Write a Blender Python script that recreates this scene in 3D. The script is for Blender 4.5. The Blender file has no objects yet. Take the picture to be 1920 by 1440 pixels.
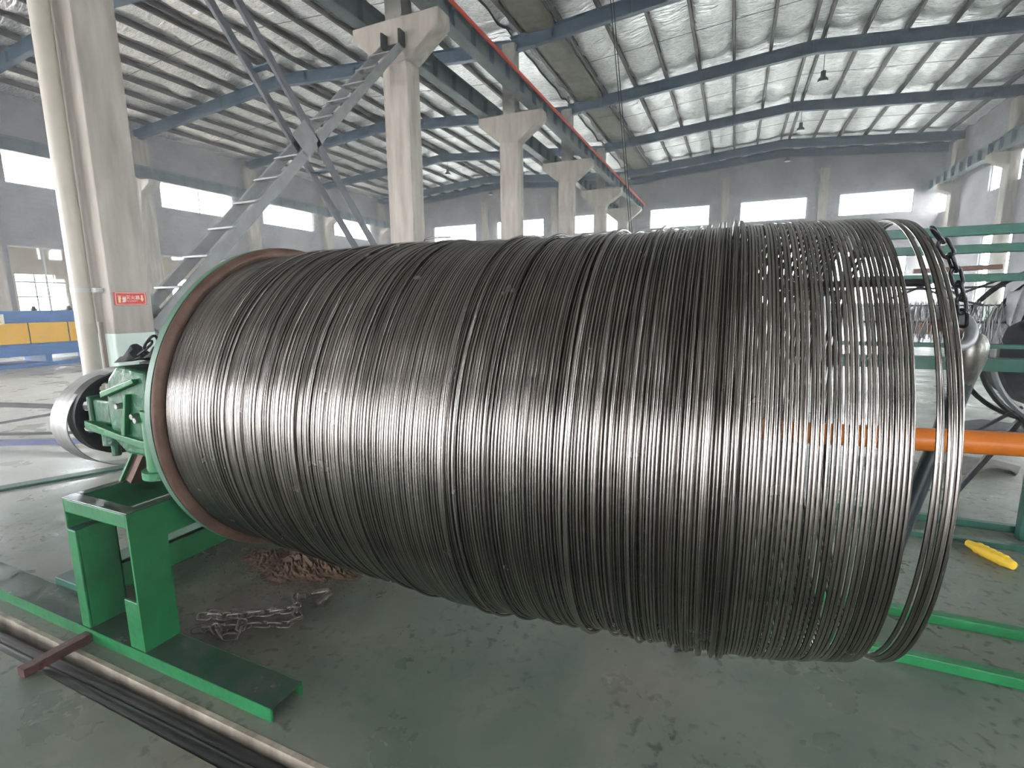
import bpy, math, random
import numpy as np
from mathutils import Vector, Matrix
random.seed(7)
S = bpy.context.scene
COL = S.collection
PI = math.pi

# ------------------------------------------------------------------ camera, sky, exposure
def axes(p, y, r):
    F = Vector((-math.sin(y)*math.cos(p), math.cos(y)*math.cos(p), -math.sin(p)))
    Rt = Vector((math.cos(y), math.sin(y), 0)); U = Rt.cross(F)
    return math.cos(r)*Rt+math.sin(r)*U, -math.sin(r)*Rt+math.cos(r)*U, F
cr, cu, cf = axes(.163, .418, -.010)
cd = bpy.data.cameras.new('camera'); cam = bpy.data.objects.new('camera', cd); COL.objects.link(cam)
cd.sensor_width = 36; cd.lens = 932.8/1920*36; cd.clip_start = .05; cd.clip_end = 300
M = Matrix((cr, cu, -cf)).transposed().to_4x4(); M.translation = (0, 0, 1.6); cam.matrix_world = M
S.camera = cam
W = bpy.data.worlds.new('sky'); S.world = W; W.use_nodes = True
bg = W.node_tree.nodes['Background']; bg.inputs[0].default_value = (.95, .96, 1, 1); bg.inputs[1].default_value = 16.0
S.view_settings.view_transform = 'Standard'; S.view_settings.look = 'None'
S.view_settings.exposure = 0.78; S.view_settings.gamma = 1; S.view_settings.use_curve_mapping = False
S.cycles.use_denoising = True; S.cycles.denoising_input_passes = 'RGB_ALBEDO'
S.cycles.max_bounces = 8; S.cycles.diffuse_bounces = 5; S.cycles.glossy_bounces = 4; S.cycles.transparent_max_bounces = 12
S.cycles.sample_clamp_indirect = 8

XL, XC0, XC1, XR = -26.7, -7.33, -6.68, 10.2       # left wall, column row, right wall
YB, YG = -16.0, 36.4                                 # back (open doors) and gable
def portal(name, loc, rot, sx, sy):
    l = bpy.data.lights.new(name, 'AREA'); l.shape = 'RECTANGLE'; l.size = sx; l.size_y = sy
    l.cycles.is_portal = True
    o = bpy.data.objects.new(name, l); COL.objects.link(o); o.location = loc; o.rotation_euler = rot
portal('back_door_portal', (1.5, YB, 2.5), (PI/2, 0, 0), 6, 5)
portal('back_door_portal_left', (-17, YB, 3.2), (PI/2, 0, 0), 14, 6.4)
portal('added_side_opening_portal', (XL, -2, 3.0), (PI/2, 0, -PI/2), 10, 6)  # portal of the unseen opening added to brighten the left bay

# ------------------------------------------------------------------ materials
def mat(name, col, rough=.5, metal=0., var=0., vscale=3., bump=0., bscale=20., col2=None, spec=.5, stretch=(1, 1, 1), coat=0., rvar=0., detail=5):
    m = bpy.data.materials.new(name); m.use_nodes = True; nt = m.node_tree; b = nt.nodes['Principled BSDF']
    b.inputs['Base Color'].default_value = (*col, 1); b.inputs['Roughness'].default_value = rough
    b.inputs['Metallic'].default_value = metal; b.inputs['Specular IOR Level'].default_value = spec
    b.inputs['Coat Weight'].default_value = coat
    if var or bump or rvar or col2:
        g = nt.nodes.new('ShaderNodeNewGeometry'); mp = nt.nodes.new('ShaderNodeMapping'); mp.inputs['Scale'].default_value = stretch
        nt.links.new(g.outputs['Position'], mp.inputs['Vector'])
    if var or col2:
        n = nt.nodes.new('ShaderNodeTexNoise'); n.inputs['Scale'].default_value = vscale; n.inputs['Detail'].default_value = detail
        n.inputs['Roughness'].default_value = .65
        nt.links.new(mp.outputs[0], n.inputs['Vector'])
        r = nt.nodes.new('ShaderNodeValToRGB'); e = r.color_ramp.elements
        e[0].position = .3; e[1].position = .7
        if col2: c0, c1 = col, col2
        else: c0 = tuple(max(0, c*(1-var)) for c in col); c1 = tuple(min(1, c*(1+var)) for c in col)
        e[0].color = (*c0, 1); e[1].color = (*c1, 1)
        nt.links.new(n.outputs['Fac'], r.inputs[0]); nt.links.new(r.outputs[0], b.inputs['Base Color'])
        if rvar:
            mr = nt.nodes.new('ShaderNodeMapRange'); mr.inputs[3].default_value = rough-rvar; mr.inputs[4].default_value = rough+rvar
            mr.inputs[1].default_value = .3; mr.inputs[2].default_value = .7
            nt.links.new(n.outputs['Fac'], mr.inputs[0]); nt.links.new(mr.outputs[0], b.inputs['Roughness'])
    if bump:
        n2 = nt.nodes.new('ShaderNodeTexNoise'); n2.inputs['Scale'].default_value = bscale; n2.inputs['Detail'].default_value = detail
        nt.links.new(mp.outputs[0], n2.inputs['Vector'])
        bp = nt.nodes.new('ShaderNodeBump'); bp.inputs['Strength'].default_value = bump; bp.inputs['Distance'].default_value = .02
        nt.links.new(n2.outputs['Fac'], bp.inputs['Height']); nt.links.new(bp.outputs[0], b.inputs['Normal'])
    return m

GREEN = mat('green_machine_paint', (.008, .135, .040), .40, var=.25, vscale=5, bump=.12, bscale=30)
GREEN_TOP = mat('worn_green_paint', (.014, .06, .032), .2, col2=(.055, .065, .055), vscale=7, rvar=.1)
GREEN_DK = mat('dark_green_paint', (.012, .085, .055), .4, var=.3, vscale=6)
GREEN_HUB = mat('greasy_green_paint', (.010, .12, .042), .3, col2=(.018, .06, .034), vscale=9, bump=.3, bscale=24)
RUST = mat('rust_brown_steel', (.075, .036, .026), .5, metal=.3, col2=(.15, .085, .062), vscale=8, bump=.2, bscale=40, rvar=.1)
BROWN = mat('brown_bar', (.085, .035, .03), .5, metal=.3, var=.4, vscale=12)
BLACK = mat('black_steel', (.012, .012, .013), .5, metal=.2, var=.4, vscale=10)
RUBBER = mat('black_hose', (.018, .018, .02), .32, var=.3, vscale=8)
GREY_ST = mat('grey_steel', (.22, .22, .23), .45, metal=.4, var=.2, vscale=6)
POLISH = mat('polished_strip_steel', (.33, .33, .315), .36, metal=.75, var=.3, vscale=5, rvar=.1, stretch=(8, 1, 1))
ORANGE = mat('orange_paint', (.62, .17, .015), .38, var=.1, vscale=6)
REDR = mat('red_orange_conductor', (.62, .06, .02), .5, var=.1)
YEL = mat('yellow_plastic', (.75, .50, .03), .45, var=.1)
BLUE_M = mat('blue_machine_paint', (.06, .16, .38), .4, var=.12, vscale=3)
YEL_M = mat('yellow_machine_panel', (.78, .42, .015), .4, var=.06, vscale=3)
CONC = mat('grey_concrete', (.28, .25, .215), .8, col2=(.42, .38, .335), vscale=1.5, bump=.25, bscale=12, stretch=(3, 3, .5))
UPPER = mat('dark_upper_concrete', (.25, .24, .22), .8, var=.2, vscale=2)
RAFTER = mat('blue_grey_rafter_paint', (.05, .085, .125), .45, var=.15, vscale=2)
PURLIN = mat('purlin_steel', (.12, .105, .10), .5, metal=.3, var=.2, vscale=2)
GIRD = mat('grey_green_girder_paint', (.11, .14, .14), .5, var=.2, vscale=2)
BRACE = mat('grey_brace_paint', (.22, .22, .22), .5, var=.2, vscale=3)
PIPEW = mat('cream_plastic_pipe', (.44, .40, .34), .4, var=.06)
CREAM = mat('cream_facade', (.68, .60, .50), .8, var=.05)
FRAME = mat('window_frame_metal', (.45, .45, .44), .4)
LAMP = mat('lamp_housing', (.06, .06, .07), .5); LAMPG = mat('lamp_reflector', (.8, .8, .8), .4)
CLOTH = mat('dark_work_cloth', (.035, .035, .037), .85, var=.4, vscale=14, bump=.6, bscale=25)
PALE = mat('pale_grey_cloth', (.35, .35, .37), .7, var=.3, vscale=9)
STRAP = mat('grey_brown_webbing', (.12, .105, .09), .8, var=.3, vscale=8)
TRENCH = mat('cream_painted_kerb', (.16, .13, .10), .6, col2=(.42, .37, .30), vscale=3, stretch=(3, 1, .6), detail=7)
WHITE = mat('white_print', (.8, .76, .7), .6); REDS = mat('red_sign', (.62, .035, .03), .45)
YELP = mat('yellow_print', (.85, .65, .35), .6)
DIRT = mat('rust_scale_grains', (.060, .036, .024), .9, col2=(.15, .09, .055), vscale=40)

def glass():
    m = bpy.data.materials.new('window_glass'); m.use_nodes = True; nt = m.node_tree; nt.nodes.clear()
    o = nt.nodes.new('ShaderNodeOutputMaterial'); t = nt.nodes.new('ShaderNodeBsdfTransparent'); g = nt.nodes.new('ShaderNodeBsdfGlossy')
    t.inputs[0].default_value = (.93, .96, .95, 1); g.inputs['Roughness'].default_value = .03
    x = nt.nodes.new('ShaderNodeMixShader'); x.inputs[0].default_value = .08
    nt.links.new(t.outputs[0], x.inputs[1]); nt.links.new(g.outputs[0], x.inputs[2]); nt.links.new(x.outputs[0], o.inputs[0]); return m
GLASS = glass()

def foil():
    m = mat('silver_foil_insulation', (.82, .81, .80), .34, metal=.92)
    nt = m.node_tree; b = nt.nodes['Principled BSDF']
    g = nt.nodes.new('ShaderNodeNewGeometry')
    mp = nt.nodes.new('ShaderNodeMapping'); mp.inputs['Scale'].default_value = (.9, 4.5, 1)
    n = nt.nodes.new('ShaderNodeTexNoise'); n.inputs['Scale'].default_value = 2.2; n.inputs['Detail'].default_value = 5; n.inputs['Distortion'].default_value = 1.1
    n2 = nt.nodes.new('ShaderNodeTexVoronoi'); n2.inputs['Scale'].default_value = 2.6; n2.feature = 'SMOOTH_F1'
    add = nt.nodes.new('ShaderNodeMath'); add.operation = 'MULTIPLY_ADD'; add.inputs[1].default_value = .7
    bp = nt.nodes.new('ShaderNodeBump'); bp.inputs['Strength'].default_value = .9; bp.inputs['Distance'].default_value = .10
    L = nt.links.new
    L(g.outputs['Position'], mp.inputs[0]); L(mp.outputs[0], n.inputs['Vector']); L(mp.outputs[0], n2.inputs['Vector'])
    r = nt.nodes.new('ShaderNodeValToRGB'); e = r.color_ramp.elements      # crease shading painted into the foil colour
    e[0].position = .36; e[1].position = .56; e[0].color = (.58, .56, .54, 1); e[1].color = (.95, .95, .96, 1)
    n3 = nt.nodes.new('ShaderNodeTexNoise'); n3.inputs['Scale'].default_value = 5.5; n3.inputs['Detail'].default_value = 4; n3.inputs['Distortion'].default_value = 1.6
    L(mp.outputs[0], n3.inputs['Vector']); L(n3.outputs['Fac'], r.inputs[0]); L(r.outputs[0], b.inputs['Base Color'])
    L(n.outputs['Fac'], add.inputs[2]); L(n2.outputs['Distance'], add.inputs[0]); L(add.outputs[0], bp.inputs['Height']); L(bp.outputs[0], b.inputs['Normal'])
    return m
FOIL = foil()

def brick_wall():
    m = mat('grey_cement_block_wall', (.24, .22, .22), .85); nt = m.node_tree; b = nt.nodes['Principled BSDF']; L = nt.links.new
    g = nt.nodes.new('ShaderNodeNewGeometry'); n = nt.nodes.new('ShaderNodeTexNoise'); n.inputs['Scale'].default_value = .8; n.inputs['Detail'].default_value = 8
    n.inputs['Roughness'].default_value = .7
    r = nt.nodes.new('ShaderNodeValToRGB'); r.color_ramp.elements[0].position = .35; r.color_ramp.elements[1].position = .65
    r.color_ramp.elements[0].color = (.22, .205, .215, 1); r.color_ramp.elements[1].color = (.33, .31, .32, 1)
    sp = nt.nodes.new('ShaderNodeSeparateXYZ'); w = nt.nodes.new('ShaderNodeMath'); w.operation = 'PINGPONG'; w.inputs[1].default_value = .1
    lt = nt.nodes.new('ShaderNodeMath'); lt.operation = 'LESS_THAN'; lt.inputs[1].default_value = .012
    mx = nt.nodes.new('ShaderNodeMix'); mx.data_type = 'RGBA'; mx.blend_type = 'MULTIPLY'; mx.inputs[7].default_value = (.88, .88, .88, 1)
    L(g.outputs['Position'], n.inputs['Vector']); L(g.outputs['Position'], sp.inputs[0]); L(sp.outputs['Z'], w.inputs[0]); L(w.outputs[0], lt.inputs[0])
    L(n.outputs['Fac'], r.inputs[0]); L(r.outputs[0], mx.inputs[6]); L(lt.outputs[0], mx.inputs[0]); L(mx.outputs[2], b.inputs['Base Color'])
    return m
WALL = brick_wall()

def column_mat():
    m = mat('concrete_with_mint_dado', (.4, .4, .4), .75); nt = m.node_tree; b = nt.nodes['Principled BSDF']; L = nt.links.new
    g = nt.nodes.new('ShaderNodeNewGeometry'); mp = nt.nodes.new('ShaderNodeMapping'); mp.inputs['Scale'].default_value = (4, 4, .6)
    n = nt.nodes.new('ShaderNodeTexNoise'); n.inputs['Scale'].default_value = 1.6; n.inputs['Detail'].default_value = 7
    r = nt.nodes.new('ShaderNodeValToRGB'); r.color_ramp.elements[0].position = .3; r.color_ramp.elements[1].position = .7
    r.color_ramp.elements[0].color = (.27, .24, .205, 1); r.color_ramp.elements[1].color = (.43, .39, .345, 1)
    sp = nt.nodes.new('ShaderNodeSeparateXYZ'); lt = nt.nodes.new('ShaderNodeMath'); lt.operation = 'LESS_THAN'; lt.inputs[1].default_value = 1.275
    mx = nt.nodes.new('ShaderNodeMix'); mx.data_type = 'RGBA'; mx.inputs[7].default_value = (.56, .66, .60, 1)
    bp = nt.nodes.new('ShaderNodeBump'); bp.inputs['Strength'].default_value = .3; bp.inputs['Distance'].default_value = .02
    L(g.outputs['Position'], mp.inputs[0]); L(mp.outputs[0], n.inputs['Vector']); L(n.outputs['Fac'], r.inputs[0])
    L(g.outputs['Position'], sp.inputs[0]); L(sp.outputs['Z'], lt.inputs[0]); L(lt.outputs[0], mx.inputs[0]); L(r.outputs[0], mx.inputs[6])
    L(mx.outputs[2], b.inputs['Base Color']); L(n.outputs['Fac'], bp.inputs['Height']); L(bp.outputs[0], b.inputs['Normal'])
    return m
COLM = column_mat()

def floor_mat():
    m = mat('worn_green_epoxy_floor', (.2, .25, .21), .35); nt = m.node_tree; b = nt.nodes['Principled BSDF']; L = nt.links.new
    g = nt.nodes.new('ShaderNodeNewGeometry')
    def noise(s, d, ro=.6, dist=0):
        n = nt.nodes.new('ShaderNodeTexNoise'); n.inputs['Scale'].default_value = s; n.inputs['Detail'].default_value = d
        n.inputs['Roughness'].default_value = ro; n.inputs['Distortion'].default_value = dist; L(g.outputs['Position'], n.inputs['Vector']); return n
    def ramp(n, p0, c0, p1, c1):
        r = nt.nodes.new('ShaderNodeValToRGB'); e = r.color_ramp.elements; e[0].position = p0; e[1].position = p1; e[0].color = (*c0, 1); e[1].color = (*c1, 1)
        L(n.outputs['Fac'], r.inputs[0]); return r
    def mix(f, a, c, blend='MIX'):
        x = nt.nodes.new('ShaderNodeMix'); x.data_type = 'RGBA'; x.blend_type = blend
        if isinstance(f, float): x.inputs[0].default_value = f
        else: L(f, x.inputs[0])
        L(a, x.inputs[6])
        if isinstance(c, tuple): x.inputs[7].default_value = (*c, 1)
        else: L(c, x.inputs[7])
        return x.outputs[2]
    big = ramp(noise(1.1, 5, .6, .6), .38, (.100, .138, .104), .62, (.165, .178, .142))
    warm = ramp(noise(.55, 3, .5, 1.2), .52, (0, 0, 0), .62, (.55, .55, .55))
    c = mix(warm.outputs[0], big.outputs[0], (.175, .155, .125))
    spots = noise(21, 3, .5); sr = ramp(spots, .56, (0, 0, 0), .66, (.75, .75, .75)); msk = ramp(noise(1.1, 2), .42, (0, 0, 0), .55, (1, 1, 1))
    k = nt.nodes.new('ShaderNodeMath'); k.operation = 'MULTIPLY'; L(sr.outputs[0], k.inputs[0]); L(msk.outputs[0], k.inputs[1])
    c = mix(k.outputs[0], c, (.045, .052, .042))
    # rusty dirt round the scale heap under the drum
    sb = nt.nodes.new('ShaderNodeVectorMath'); sb.operation = 'DISTANCE'; sb.inputs[1].default_value = (-2.35, 2.1, 0); L(g.outputs['Position'], sb.inputs[0])
    mr = nt.nodes.new('ShaderNodeMapRange'); mr.inputs[1].default_value = 1.15; mr.inputs[2].default_value = .25; mr.inputs[3].default_value = 0; mr.inputs[4].default_value = .75
    L(sb.outputs['Value'], mr.inputs[0])
    dn = ramp(noise(5, 6), .35, (.2, .2, .2), .6, (1, 1, 1)); kk = nt.nodes.new('ShaderNodeMath'); kk.operation = 'MULTIPLY'; L(mr.outputs[0], kk.inputs[0]); L(dn.outputs[0], kk.inputs[1])
    c = mix(kk.outputs[0], c, (.085, .055, .038))
    # window light on the left bay floor, painted in as paler colour
    sp = nt.nodes.new('ShaderNodeSeparateXYZ'); L(g.outputs['Position'], sp.inputs[0])
    lm = nt.nodes.new('ShaderNodeMapRange'); lm.inputs[1].default_value = -4.8; lm.inputs[2].default_value = -6.0; L(sp.outputs['X'], lm.inputs[0])
    lc = ramp(noise(.9, 6), .35, (.46, .47, .43), .65, (.56, .55, .50))
    c = mix(lm.outputs[0], c, lc.outputs[0])
    L(c, b.inputs['Base Color'])
    rr = nt.nodes.new('ShaderNodeMapRange'); rr.inputs[1].default_value = .35; rr.inputs[2].default_value = .65; rr.inputs[3].default_value = .22; rr.inputs[4].default_value = .5
    L(noise(1.7, 5).outputs['Fac'], rr.inputs[0]); L(rr.outputs[0], b.inputs['Roughness'])
    bp = nt.nodes.new('ShaderNodeBump'); bp.inputs['Strength'].default_value = .12; bp.inputs['Distance'].default_value = .01
    L(noise(9, 4).outputs['Fac'], bp.inputs['Height']); L(bp.outputs[0], b.inputs['Normal'])
    return m
FLOOR = floor_mat()

def wire_mat(name, c, ro):
    m = mat(name, c, ro, metal=1.); nt = m.node_tree; b = nt.nodes['Principled BSDF']; L = nt.links.new
    oi = nt.nodes.new('ShaderNodeObjectInfo'); r = nt.nodes.new('ShaderNodeValToRGB'); e = r.color_ramp.elements
    e[0].color = (*(k*.62 for k in c), 1); e[1].color = (*(k*1.25 for k in c), 1); L(oi.outputs['Random'], r.inputs[0]); L(r.outputs[0], b.inputs['Base Color'])
    g = nt.nodes.new('ShaderNodeNewGeometry'); n = nt.nodes.new('ShaderNodeTexNoise'); n.inputs['Scale'].default_value = 9; n.inputs['Detail'].default_value = 4
    L(g.outputs['Position'], n.inputs['Vector']); mr = nt.nodes.new('ShaderNodeMapRange'); mr.inputs[3].default_value = ro-.1; mr.inputs[4].default_value = ro+.12
    L(n.outputs['Fac'], mr.inputs[0]); L(mr.outputs[0], b.inputs['Roughness'])
    return m
WIRE = wire_mat('bare_steel_wire', (.31, .285, .265), .22)

# ------------------------------------------------------------------ mesh helpers (all coordinates in world space)
class MB:
    def __init__(s): s.v = []; s.f = []; s.smooth = False
    def add(s, vs, fs):
        o = len(s.v); s.v += [tuple(v) for v in vs]; s.f += [tuple(i+o for i in f) for f in fs]; return s
    def box(s, x0, x1, y0, y1, z0, z1):
        return s.add([(x, y, z) for x in (x0, x1) for y in (y0, y1) for z in (z0, z1)],
                     [(0, 1, 3, 2), (4, 6, 7, 5), (0, 4, 5, 1), (2, 3, 7, 6), (0, 2, 6, 4), (1, 5, 7, 3)])
    def bar(s, a, b, w, h, up=(0, 0, 1)):
        a, b = Vector(a), Vector(b); d = (b-a).normalized(); u = Vector(up)
        if abs(d.dot(u)) > .98: u = Vector((0, 1, 0))
        sx = d.cross(u).normalized()*w/2; sz = sx.cross(d).normalized()*h/2
        vs = [p+i*sx+j*sz for p in (a, b) for i, j in ((-1, -1), (1, -1), (1, 1), (-1, 1))]
        return s.add(vs, [(3, 2, 1, 0), (4, 5, 6, 7), (0, 1, 5, 4), (1, 2, 6, 5), (2, 3, 7, 6), (3, 0, 4, 7)])
    def prism(s, pts, ax, a, b):
        # polygon pts in the plane normal to axis ax ('x': (y,z), 'y': (x,z), 'z': (x,y)), from a to b
        n = len(pts)
        def P(p, t): return (t, p[0], p[1]) if ax == 'x' else ((p[0], t, p[1]) if ax == 'y' else (p[0], p[1], t))
        vs = [P(p, a) for p in pts]+[P(p, b) for p in pts]
        return s.add(vs, [tuple(range(n))[::-1], tuple(range(n, 2*n))]+[(i, (i+1) % n, n+(i+1) % n, n+i) for i in range(n)])
    def tube(s, path, r, n=10, closed=False, caps=True):
        P = [Vector(p) for p in path]; m = len(P); rs = r if isinstance(r, (list, tuple)) else [r]*m
        rings = []; prev = None
        for i in range(m):
            if closed: t = (P[(i+1) % m]-P[i-1])
            else: t = P[min(i+1, m-1)]-P[max(i-1, 0)]
            t.normalize()
            if prev is None:
                u = Vector((0, 0, 1)) if abs(t.z) < .9 else Vector((1, 0, 0))
                prev = (u-t*u.dot(t)).normalized()
            else:
                prev = (prev-t*prev.dot(t)).normalized()
            w = t.cross(prev)
            rings.append([P[i]+rs[i]*(math.cos(2*PI*k/n)*prev+math.sin(2*PI*k/n)*w) for k in range(n)])
        vs = [v for g in rings for v in g]; fs = []
        for i in range(m if closed else m-1):
            j = (i+1) % m
            fs += [(i*n+k, i*n+(k+1) % n, j*n+(k+1) % n, j*n+k) for k in range(n)]
        if caps and not closed: fs += [tuple(range(n))[::-1], tuple((m-1)*n+k for k in range(n))]
        s.smooth = True
        return s.add(vs, fs)
    def cyl(s, a, b, r, n=24): return s.tube([a, b], r, n)
    def lathe_x(s, prof, cy, cz, n=96):
        # profile [(x, r)...] turned about the x axis through (cy, cz)
        vs = [(x, cy+r*math.cos(2*PI*k/n), cz+r*math.sin(2*PI*k/n)) for x, r in prof for k in range(n)]
        fs = [(i*n+k, i*n+(k+1) % n, (i+1)*n+(k+1) % n, (i+1)*n+k) for i in range(len(prof)-1) for k in range(n)]
        s.smooth = True; return s.add(vs, fs)
    def lathe_z(s, prof, cx, cy, n=32):
        vs = [(cx+r*math.cos(2*PI*k/n), cy+r*math.sin(2*PI*k/n), z) for z, r in prof for k in range(n)]
        fs = [(i*n+k, i*n+(k+1) % n, (i+1)*n+(k+1) % n, (i+1)*n+k) for i in range(len(prof)-1) for k in range(n)]
        s.smooth = True; return s.add(vs, fs)
def org(o):
    v = Vector((0, 0, 0))
    while o is not None: v += o.location; o = o.parent
    return v
def build(name, mb, m, parent=None, loc=None, bevel=0., smooth=None):
    me = bpy.data.meshes.new(name)
    base = org(parent) if parent else Vector(loc or (0, 0, 0))
    vs = np.array([tuple(v) for v in mb.v], dtype=float)-np.array(base)
    me.from_pydata(vs.tolist(), [], mb.f); me.materials.append(m)
    o = bpy.data.objects.new(name, me); COL.objects.link(o)
    if parent: o.parent = parent
    else: o.location = base
    sm = mb.smooth if smooth is None else smooth
    if sm:
        me.polygons.foreach_set('use_smooth', [True]*len(me.polygons))
        try: me.set_sharp_from_angle(angle=math.radians(40))
        except Exception: pass
    if bevel:
        bm = o.modifiers.new('bevel', 'BEVEL'); bm.width = bevel; bm.segments = 2; bm.limit_method = 'ANGLE'
    return o
def tag(o, label=None, cat=None, group=None, kind=None):
    if label: o['label'] = label
    if cat: o['category'] = cat
    if group: o['group'] = group
    if kind: o['kind'] = kind
    return o
def empty(name, loc, label=None, cat=None, group=None, kind=None):
    o = bpy.data.objects.new(name, None); COL.objects.link(o); o.location = loc; o.empty_display_size = .1
    return tag(o, label, cat, group, kind)
def copy_tree(o, delta, label=None, parent=None):
    c = o.copy(); COL.objects.link(c)
    if parent: c.parent = parent
    else: c.location = o.location+Vector(delta)
    if label: c['label'] = label
    for ch in list(o.children): copy_tree(ch, delta, None, c)
    return c
def wall_open(mb, ax, c0, c1, u0, u1, z0, z1, holes):
    # wall slab with rectangular holes (u0,u1,z0,z1); ax 'x' = wall normal to x, u runs along y
    us = sorted({u0, u1, *[h[0] for h in holes], *[h[1] for h in holes]}); zs = sorted({z0, z1, *[h[2] for h in holes], *[h[3] for h in holes]})
    for a, b in zip(us, us[1:]):
        run = None
        for c, d in zip(zs, zs[1:]):
            mu, mz = (a+b)/2, (c+d)/2
            hole = any(h[0] < mu < h[1] and h[2] < mz < h[3] for h in holes)
            if not hole:
                if run is None: run = [c, d]
                else: run[1] = d
            if (hole or d == zs[-1]) and run:
                if ax == 'x': mb.box(c0, c1, a, b, *run)
                else: mb.box(a, b, c0, c1, *run)
                run = None

# ------------------------------------------------------------------ structure
nwin = [0]
def window(ax, c, u0, u1, z0, z1, cols=1, rows=(), label=None):
    nwin[0] += 1
    p = (c, (u0+u1)/2, z0) if ax == 'x' else ((u0+u1)/2, c, z0)
    w = empty('window_%d' % nwin[0], p, kind='structure')
    f = MB(); t = .05
    def B(a, b, e, g, d=.04):
        if ax == 'x': f.box(c-d, c+d, a, b, e, g)
        else: f.box(a, b, c-d, c+d, e, g)
    B(u0, u0+t, z0, z1); B(u1-t, u1, z0, z1); B(u0, u1, z0, z0+t); B(u0, u1, z1-t, z1)
    build('window_frame', f, FRAME, w)
    us = [u0+(u1-u0)*k/cols for k in range(cols+1)]; zs = [z0, *rows, z1]
    for u in us[1:-1]:
        f = MB(); B(u-.03, u+.03, z0, z1, .03); build('mullion', f, FRAME, w)
    for z in rows:
        f = MB(); B(u0, u1, z-.03, z+.03, .028); build('mullion', f, FRAME, w)
    for a, b in zip(us, us[1:]):
        for e, g in zip(zs, zs[1:]):
            q = MB()
            if ax == 'x': q.box(c-.004, c+.004, a+.01, b-.01, e+.01, g-.01)
            else: q.box(a+.01, b-.01, c-.004, c+.004, e+.01, g-.01)
            build('pane', q, GLASS, w)
    return w

# thin haze volume filling the hall, added to lift dark far areas
hm = bpy.data.materials.new('hall_haze'); hm.use_nodes = True; hm.node_tree.nodes.clear()
ho = hm.node_tree.nodes.new('ShaderNodeOutputMaterial'); hv = hm.node_tree.nodes.new('ShaderNodeVolumeScatter')
hv.inputs['Density'].default_value = .006; hv.inputs['Anisotropy'].default_value = .35; hv.inputs['Color'].default_value = (.93, .95, 1, 1)
hm.node_tree.links.new(hv.outputs[0], ho.inputs['Volume'])
k = MB(); k.box(XL+.02, XR-.02, YB+.02, YG-.02, .02, 9.35)
hz = build('air_haze', k, hm, loc=(-8, 10, .02)); tag(hz, kind='stuff'); hz['label'] = 'thin haze in the hall air'
# floor with the pipe trench
f = MB(); f.box(XL-.3, XR+.3, YB, .95, -.3, 0); f.box(XL-.3, XR+.3, 1.105, YG+.3, -.3, 0); f.box(XL-.3, XR+.3, .95, 1.105, -.3, -.16)
tag(build('floor', f, FLOOR), kind='structure')
k = MB(); k.box(-14, 4, 1.085, 1.10501, -.16, .001)
tag(build('trim_1', k, TRENCH), kind='structure')
g_ = MB(); g_.box(-60, 40, -60, 90, -.5, -.31)
tag(build('outside_ground', g_, mat('outside_paving', (.4, .4, .38), .9, var=.1), loc=(0, 0, -.5)), kind='structure')

ZT, ZB = 7.78, 6.49
up_L = [(18.9+6*k-2.03, 18.9+6*k+2.03, ZB, ZT) for k in range(-5, 3) if k not in (-4, -3)]
lo_L = [(18.4+6*k-2.0, 18.4+6*k+2.2, 1.1, 4.15) for k in (-5, -2, 0, 1, 2)]+[(10.6, 12.9, 1.1, 4.07)]
lo_L = [h for h in lo_L if not (h[0] < 12.9 and h[1] > 10.6 and h != (10.6, 12.9, 1.1, 4.07))]
wl = MB(); wall_open(wl, 'x', XL-.25, XL, YB, YG, 0, 10.3, up_L+lo_L+[(-7, 3, 0, 6)]); tag(build('wall_left', wl, WALL), kind='structure')  # includes an unseen floor-level opening, added to light the left bay
up_R = [(29.0+6.2*k-1.45, 29.0+6.2*k+1.45, 6.3, 7.5) for k in range(-5, 2)]
lo_R = [(29.0+6.2*k-1.5, 29.0+6.2*k+1.5, 1.3, 4.4) for k in range(-5, 2)]
wr = MB(); wall_open(wr, 'x', XR, XR+.25, YB, YG, 0, 10.3, up_R+lo_R); tag(build('wall_right', wr, WALL), kind='structure')
gx = [(-23.1, -19.2), (-17.35, -13.45), (-11.6, -7.7), (-5.68, -1.86), (-.04, 3.7), (5.36, 9.0)]
up_G = [(a, b, ZB, ZT) for a, b in gx]; lo_G = [(a, b, 1.3, 4.4) for a, b in gx]
wg = MB(); wall_open(wg, 'y', YG, YG+.25, XL, XR, 0, 10.9, up_G+lo_G); tag(build('wall_far', wg, WALL), kind='structure')
wb = MB(); wall_open(wb, 'y', YB-.25, YB, XL, XR, 0, 10.9, [(-1.5, 4.5, 0, 5.0), (-24, -10, 0, 6.4)]); tag(build('wall_back', wb, WALL), kind='structure')  # left bay doorway, out of view, widened to let in more light
for i, h in enumerate(up_L): window('x', XL-.12, *h, cols=2 if h[0] > 16 and h[0] < 17 else 1)
for h in lo_L: window('x', XL-.12, *h, cols=2, rows=(2.62,))
for h in up_R: window('x', XR+.12, *h)
for h in lo_R: window('x', XR+.12, *h, cols=3, rows=(2.1, 3.1))
for h in up_G: window('y', YG+.12, *h)
for h in lo_G: window('y', YG+.12, *h, cols=3, rows=(2.1, 3.1))

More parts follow.
